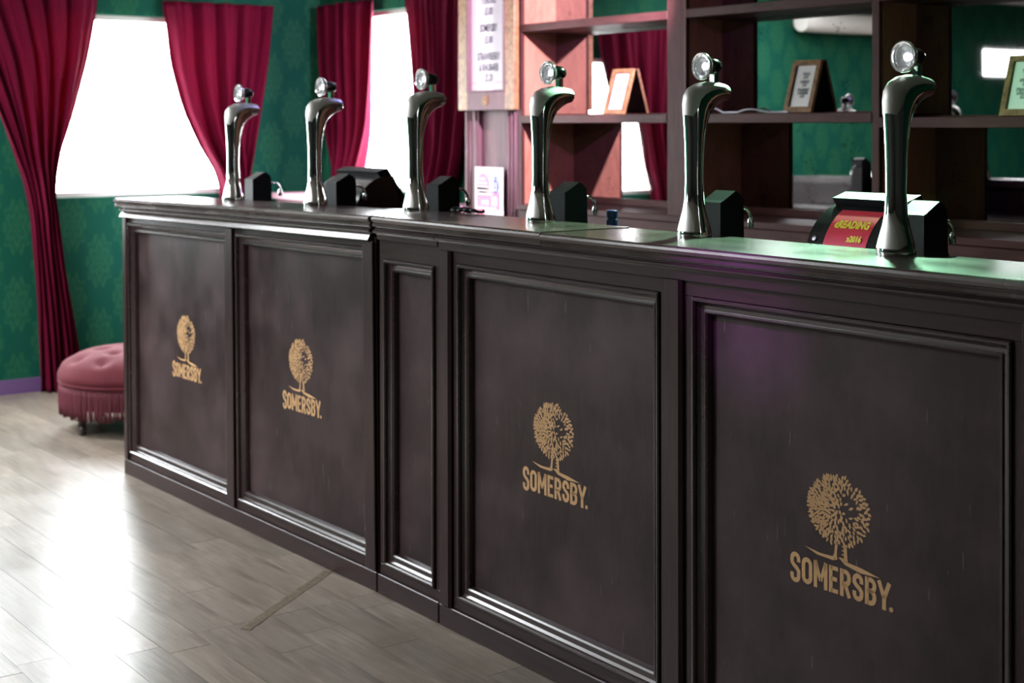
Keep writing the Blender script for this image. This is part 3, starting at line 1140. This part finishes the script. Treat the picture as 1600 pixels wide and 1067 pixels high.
uprights = [(-2.010, -1.985), (-1.008, -0.897), (0.028, 0.061), (1.05, 1.085), (2.08, 2.12)]
for k, (a, c) in enumerate(uprights):
    sbox('upright', a, c, 0.0, 0.018, 0.93, ZT, 'shelf_wood_upright')
    # side boards (upper shallow, lower deep)
    sbox('side_board', a + 0.002, c - 0.0, 0.018, DU, 1.40, ZT, 'shelf_side', 0)
    sbox('side_board', a + 0.002, c - 0.0, 0.018, DL, 1.0, 1.372, 'shelf_side', 0)
    if k in (1, ):
        sbox('edge_strip', c - 0.006, c + 0.002, -0.003, 0.004, 0.94, ZT, 'rail_edge', 0.001)
for (a0, a1), (b0, b1) in zip(uprights, uprights[1:]):
    third = a1 > 0
    zm = 1.388 if third else 1.405
    sbox('shelf', a1 - 0.001, b0 + 0.001, -0.002, DL, zm - 0.036, zm)
    sbox('shelf', a1 - 0.001, b0 + 0.001, -0.002, DU, 1.784, 1.820)
    sbox('shelf', a1 - 0.001, b0 + 0.001, -0.002, DU, 2.26, 2.295)
    for z0, z1, d in ((zm, 1.784, DU), (1.82, 2.26, DU), (1.0, zm - 0.036, DL)):
        mo = MB()
        mo.box(a1, b0, d, d + 0.004, z0, z1)
        mo.build('mirror', 'mirror', sh)
        if z0 > 1.3:
            sbox('back_batten', a1, b0, d - 0.006, d, z0, z0 + 0.006, 'shelf_wood', 0)
        else:
            sbox('back_batten', a1, b0, d - 0.014, d, z0, z0 + 0.030, 'shelf_wood', 0.002)
# ledge and fascia under the bays
sbox('ledge', -1.985, 2.12, -0.030, DL + 0.01, 0.975, 1.0, 'shelf_wood', 0.003)
sbox('fascia', -1.985, 2.12, -0.016, 0.0, 0.90, 0.9745, 'shelf_wood', 0.002)
MB().prism([(-0.022, 0.900), (-0.034, 0.893), (-0.030, 0.880), (-0.018, 0.872), (0.0, 0.870), (0.0, 0.900)], -1.985, 2.12).build('fascia_moulding', 'shelf_wood', sh)
bb = empty('base_cabinet', (0, SY, 0), 'dark wooden base cabinet under the mirrored shelves', 'cabinet')
MB().box(-2.44, 2.12, -0.012, 0.30, fz(-2.44), 0.868).build('carcass', 'shelf_wood', bb)
sc_ = empty('side_counter', (-3.36, 1.86, fz(-3.36)), 'pale pink counter along the back wall below the narrow window', 'counter')
MB().box(-0.90, 0.90, -0.21, 0.035, 0.985, 1.018, 0.003).build('top', 'pink_paint', sc_)
MB().box(-0.88, 0.88, -0.19, 0.035, 0.03, 0.984).build('carcass', 'pilaster_wood', sc_)
# left pilaster with a recessed centre
sbox('pilaster_back', -2.43, -2.012, 0.022, 0.30, 0.87, ZT, 'pilaster_wood', 0)
for a, c in ((-2.440, -2.325), (-2.092, -2.012)):
    sbox('pilaster_stile', a, c, 0.0, 0.021, 0.87, 1.428, 'pilaster_wood', 0.002)
for xx in (-2.415, -2.39, -2.345, -2.080, -2.055, -2.028):
    MB().tube([(xx, -0.001, 0.87), (xx, -0.001, 1.426)], 0.0065, 8).build('reeding', 'pilaster_wood', sh, True)

# ------------------------------------------------------------------ price boards
def price_lines(parent, y, zc, w, s, rotx=0.0, yslope=0.0, small=True):
    """price list lettering; s = cap size; zc top of text block"""
    z = zc
    for body, sz, gap in (('TUBORG', 1.0, 1.0), ('\u00a35.00', 1.0, 1.35), ('SOMERSBY', 1.0, 1.0), ('\u00a35.00', 1.0, 1.35), ('STRAWBERRY', 1.0, 1.0), ('& RHUBARB', 1.0, 1.0), ('\u00a35.20', 1.0, 1.0)):
        yy = y + (z - zc) * yslope
        text_part('lettering', body, s * 1.35, 'ink', parent, (w, yy, z), (PI / 2 + rotx, 0, 0), 0.62, s * 0.035)
        z -= s * 1.28 * gap
    return z


pb = empty('price_board', (-2.222, SY - 0.002, 1.43), 'tall framed price board at the left end of the shelves', 'price board')
HB = 0.80
for a, c, z0, z1 in ((-0.226, -0.148, 0.0, HB), (0.150, 0.226, 0.0, HB), (-0.148, 0.150, 0.0, 0.090), (-0.148, 0.150, HB - 0.09, HB)):
    MB().box(a, c, -0.032, -0.002, z0, z1, 0.003).build('frame', 'frame_gold' if z1 - z0 > 0.5 else 'pilaster_wood', pb)
for a, c, z0, z1 in ((-0.152, -0.140, 0.088, HB - 0.088), (0.142, 0.154, 0.088, HB - 0.088), (-0.152, 0.154, 0.084, 0.094), (-0.152, 0.154, HB - 0.094, HB - 0.084)):
    MB().box(a, c, -0.036, -0.004, z0, z1, 0.003).build('frame_bead', 'pilaster_wood', pb)
pp = MB().box(-0.150, 0.152, -0.012, -0.006, 0.085, HB - 0.085).build('sheet', 'paper', pb)
zz = 0.500
for body, gap in (('TUBORG', 0.052), ('\u00a35.00', 0.078), ('SOMERSBY', 0.056), ('\u00a35.00', 0.078), ('STRAWBERRY', 0.052), ('& RHUBARB', 0.048), ('\u00a35.20', 0.05)):
    text_part('lettering', body, 0.050, 'ink', pp, (0.0, -0.0128, zz), (PI / 2, 0, 0), 0.58, 0.0011)
    zz -= gap
MB().box(-0.146, 0.148, -0.0128, -0.0122, 0.128, 0.130).build('printed_rule', 'pink_ink', pp)
em = MB()
for k in range(40):
    pass
em.lathe([(0.026, 0.0), (0.026, -0.004), (0.020, -0.006), (0.018, -0.003), (0.010, -0.003), (0.008, -0.007), (0.001, -0.008)], 'y', (0, -0.032, 0.045), 24)
em.build('emblem', 'frame_gold', pb, True, 40)


def table_sign(loc, label):
    """framed leaf whose top rests against the mirror"""
    t = empty('table_sign', loc, label, 'table sign', 'framed price signs on the shelves')
    w, H, lean = 0.138, 0.197, 0.060
    ang = math.atan2(lean, H)
    L = math.hypot(lean, H)

    def leaf(nm, m_, u0, u1, s0, s1, d0, d1, par):
        mb = MB()
        for u in (u0, u1):
            for s_ in (s0, s1):
                for d_ in (d0, d1):
                    mb.v.append((u, s_ * math.sin(ang) - d_ * math.cos(ang), s_ * math.cos(ang) + d_ * math.sin(ang)))
        mb.f += [(0, 1, 3, 2), (4, 6, 7, 5), (0, 4, 5, 1), (2, 3, 7, 6), (0, 2, 6, 4), (1, 5, 7, 3)]
        return mb.build(nm, m_, par)
    hw = w / 2
    fr = leaf('back_board', 'bar_wood', -hw + 0.001, hw - 0.001, 0.001, L - 0.001, -0.003, 0.001, t)
    for u0, u1, s0, s1 in ((-hw, -hw + 0.019, 0, L), (hw - 0.019, hw, 0, L), (-hw + 0.019, hw - 0.019, 0, 0.022), (-hw + 0.019, hw - 0.019, L - 0.019, L)):
        leaf('frame', 'frame_gold', u0, u1, s0, s1, -0.002, 0.011, t)
    for u0, u1, s0, s1 in ((-hw + 0.0185, -hw + 0.023, 0.021, L - 0.018), (hw - 0.023, hw - 0.0185, 0.021, L - 0.018)):
        leaf('frame_slip', 'bar_wood', u0, u1, s0, s1, 0.001, 0.006, t)
    pg = leaf('sheet', 'paper', -hw + 0.020, hw - 0.020, 0.023, L - 0.020, 0.001, 0.003, t)
    s_ = 0.148
    for body, gap in (('TUBORG', 0.0130), ('\u00a35.00', 0.0185), ('SOMERSBY', 0.0130), ('\u00a35.00', 0.0185), ('STRAWBERRY', 0.0125), ('& RHUBARB', 0.0125), ('\u00a35.20', 0.012)):
        d_ = 0.0036
        text_part('lettering', body, 0.0155, 'ink', pg, (0.004, s_ * math.sin(ang) - d_ * math.cos(ang), s_ * math.cos(ang) + d_ * math.sin(ang)), (PI / 2 - ang, 0, 0), 0.62, 0.0006)
        s_ -= gap
    return t


table_sign((-1.490, 1.895, 1.4055), 'framed price sign on the middle shelf of the brightly lit left bay')
table_sign((-0.430, 1.895, 1.4055), 'framed price sign on the middle shelf of the dark centre bay')
table_sign((0.515, 1.895, 1.3885), 'framed price sign washed in green light in the right bay')

# flyer leaning on the pilaster
fl = empty('flyer', (-2.222, SY - 0.012, 0.871), 'white and pink age-check flyer leaning on the left pilaster', 'flyer')
fs = MB().box(-0.112, 0.112, -0.003, 0.0, 0.062, 0.292).build('sheet', 'paper', fl)
ft = MB().box(-0.112, 0.112, -0.004, -0.0005, 0.0, 0.062).build('backing', 'paper', fl)
pk = MB()
pk.poly([(-0.045 + 0.052 * math.cos(2 * PI * k / 28), -0.0036, 0.212 + 0.052 * math.sin(2 * PI * k / 28)) for k in range(28)])
pk.quad((-0.097, -0.0036, 0.092), (0.090, -0.0036, 0.092), (0.090, -0.0036, 0.175), (-0.097, -0.0036, 0.205))
pk.quad((-0.097, -0.0036, 0.064), (-0.03, -0.0036, 0.064), (-0.03, -0.0036, 0.093), (-0.097, -0.0036, 0.093))
pk.build('pink_print', 'pink_ink', fs)
dk = MB()
dk.poly([(0.056 + 0.027 * math.cos(2 * PI * k / 24), -0.0042, 0.203 + 0.034 * math.sin(2 * PI * k / 24)) for k in range(24)])
dk.poly([(0.036, -0.0042, 0.243), (0.056, -0.0042, 0.251), (0.076, -0.0042, 0.243), (0.056, -0.0042, 0.236)])
dk.build('blue_badge', 'blue_ink', fs)
text_part('lettering', '21', 0.060, 'paper', fs, (0.050, -0.0048, 0.182), (PI / 2, 0, 0), 0.8, 0.002)
text_part('lettering', '18', 0.062, 'paper', fs, (0.042, -0.0044, 0.112), (PI / 2, 0, 0), 0.8, 0.002)
text_part('lettering', 'OVER', 0.030, 'paper', fs, (-0.028, -0.0044, 0.115), (PI / 2, 0, 0), 0.8, 0.001)
for k, (zz, ww) in enumerate(((0.236, 0.06), (0.218, 0.075), (0.200, 0.08), (0.182, 0.11), (0.166, 0.12), (0.100, 0.15))):
    MB().box(-0.088, -0.088 + ww, -0.0046, -0.0040, zz - 0.0045, zz + 0.0025).build('printed_line', 'paper', fs)

# loose cable on the centre shelf
cb = MB()
pts = []
for k in range(41):
    t = k / 40
    pts.append((-0.86 + 0.46 * t, 1.80 + 0.02 * math.sin(9 * t), 1.4095 + 0.020 * max(0, math.sin(2 * PI * 1.9 * t + 0.3)) * (1 - t) ** 0.6))
cb.tube(pts, 0.0038, 6)
tag(cb.build('cable', 'grey_cable', None, True), 'loose pale grey cable lying on the centre bay shelf', 'cable')
c2 = MB()
pts = [(-0.30 + 0.14 * t / 30, 0.240 + 0.018 * math.sin(t * 0.9), 1.1065 + 0.009 * abs(math.sin(t * 0.55))) for t in range(31)]
c2.tube(pts, 0.005, 6)
tag(c2.build('cable', 'black_cable', None, True), 'short kinked black cable on the worktop below the flyer', 'cable')
bt = empty('bottle', (0.249, 0.40, 0.931), 'small bottle with dark blue cap behind the worktop', 'bottle')
MB().lathe([(0.024, 0.0), (0.026, 0.004), (0.026, 0.105), (0.020, 0.130), (0.013, 0.145), (0.013, 0.160)], 'z', (0, 0, 0), 20).build('body', 'black_gloss', bt, True, 40)
MB().lathe([(0.0165, 0.150), (0.0165, 0.172), (0.0135, 0.174), (0.0135, 0.177), (0.0165, 0.179), (0.0165, 0.196), (0.014, 0.198)], 'z', (0, 0, 0), 20).build('cap', 'blue_cap', bt, True, 40)

# ------------------------------------------------------------------ footstool
OX, OY, OR = -3.19, 0.40, 0.345
oz = fz(OX)
st = empty('footstool', (OX, OY, oz), 'round dusky pink buttoned velvet footstool with fringe, beyond the bar end', 'footstool')
cu = MB()
rows = []
NA, NR = 72, 22
btn = [(0, 0)] + [(0.15 * math.cos(2 * PI * k / 6), 0.15 * math.sin(2 * PI * k / 6)) for k in range(6)] + [(0.27 * math.cos(2 * PI * (k + .5) / 10), 0.27 * math.sin(2 * PI * (k + .5) / 10)) for k in range(10)]
for i in range(NR + 1):
    rr = OR * i / NR
    row_ = []
    for k in range(NA):
        a = 2 * PI * k / NA
        px, py = rr * math.cos(a), rr * math.sin(a)
        q = rr / OR
        z_ = 0.275 + 0.098 * max(0.0, 1 - q ** 3.2) ** 0.55
        d_ = sum(math.exp(-((px - bx_) ** 2 + (py - by_) ** 2) / 0.0011) for bx_, by_ in btn)
        z_ -= 0.026 * min(d_, 1.0)
        # pleats running over the rim from the outer buttons
        pl_ = abs(math.sin(5 * (a - 0.0) + PI / 2))
        z_ -= 0.016 * math.exp(-(1 - pl_) * 160) * max(0, (q - 0.75) / 0.25)
        row_.append((px, py, z_))
    rows.append(row_)
for zz, f in ((0.262, 1.015), (0.245, 1.01), (0.235, 0.985)):
    row_ = []
    for k in range(NA):
        a = 2 * PI * k / NA
        pl_ = abs(math.sin(5 * a + PI / 2))
        g = f - 0.022 * math.exp(-(1 - pl_) * 160)
        row_.append((OR * g * math.cos(a), OR * g * math.sin(a), zz))
    rows.append(row_)
cu.grid(rows[1:], True)
cu.poly(rows[1][::-1])
cu.build('cushion', 'pink_velvet', st, True)
MB().lathe([(OR * 0.98, 0.222), (OR * 1.005, 0.226), (OR * 1.012, 0.232), (OR * 1.005, 0.239), (OR * 0.98, 0.242)], 'z', (0, 0, 0), 72, False).build('braid', 'pink_velvet', st, True)
MB().lathe([(OR * 0.94, 0.125), (OR * 0.955, 0.225)], 'z', (0, 0, 0), 48).build('seat_rail', 'fringe', st, True)
fr = MB()
rg = random.Random(5)
NS = 210
for k in range(NS):
    a = 2 * PI * (k + rg.uniform(-0.2, 0.2)) / NS
    r0 = OR * 0.985
    zb_ = 0.088 + rg.uniform(-0.010, 0.010)
    w_ = 0.0047
    sway = rg.uniform(-0.012, 0.012)
    rr_ = []
    for zz, ww, rad in ((0.228, 0.6, 0.0), (0.19, 1.0, 0.003), (0.13, 0.9, 0.001), (zb_, 1.05, -0.002)):
        t = (0.228 - zz) / 0.18
        aa = a + sway * t
        cxx, cyy = (r0 + rad) * math.cos(aa), (r0 + rad) * math.sin(aa)
        rr_.append([(cxx + w_ * ww * math.cos(p_), cyy + w_ * ww * math.sin(p_), zz) for p_ in (0, 1.57, 3.14, 4.71)])
    fr.grid(rr_, True, True)
tag(fr.build('fringe', 'fringe', st, True), 'dark wine-red hanging fringe', kind='stuff')
for ang in (-65, 25, 115, 205):
    a = math.radians(ang - 12)
    lx, ly = 0.285 * math.cos(a), 0.285 * math.sin(a)
    lg = MB().lathe([(0.020, 0.052), (0.016, 0.075), (0.024, 0.10), (0.028, 0.16)], 'z', (lx, ly, 0), 16).build('leg', 'dark_foot', st, True)
    lw = MB().lathe([(0.008, -0.014), (0.022, -0.013), (0.026, -0.008), (0.026, 0.008), (0.022, 0.013), (0.008, 0.014)], 'y', (lx, ly, 0.0265), 18)
    lw.box(lx - 0.008, lx + 0.008, ly - 0.019, ly + 0.019, 0.040, 0.056, 0.002)
    lw.build('castor', 'dark_foot', lg, True, 40)

# strip of brown tape over the floor seam
tp = MB()
a, c = Vector((-0.600, -0.016, 0.0012)), Vector((-0.275, -0.455, 0.0012))
d = (c - a).normalized()
nv = Vector((-d.y, d.x, 0)) * 0.016
rg = random.Random(8)
L, R = [], []
for k in range(19):
    q = a.lerp(c, k / 18)
    q.z = fz(q.x) + 0.0014
    L.append(tuple(q + nv * rg.uniform(0.85, 1.1)))
    R.append(tuple(q - nv * rg.uniform(0.85, 1.1)))
tp.grid([L, R])
to = tp.build('floor_tape', 'tape')
sm = to.modifiers.new('thickness', 'SOLIDIFY')
sm.thickness = 0.0006
tag(to, 'worn brown tape strip stuck across the floor to the bar', 'tape')
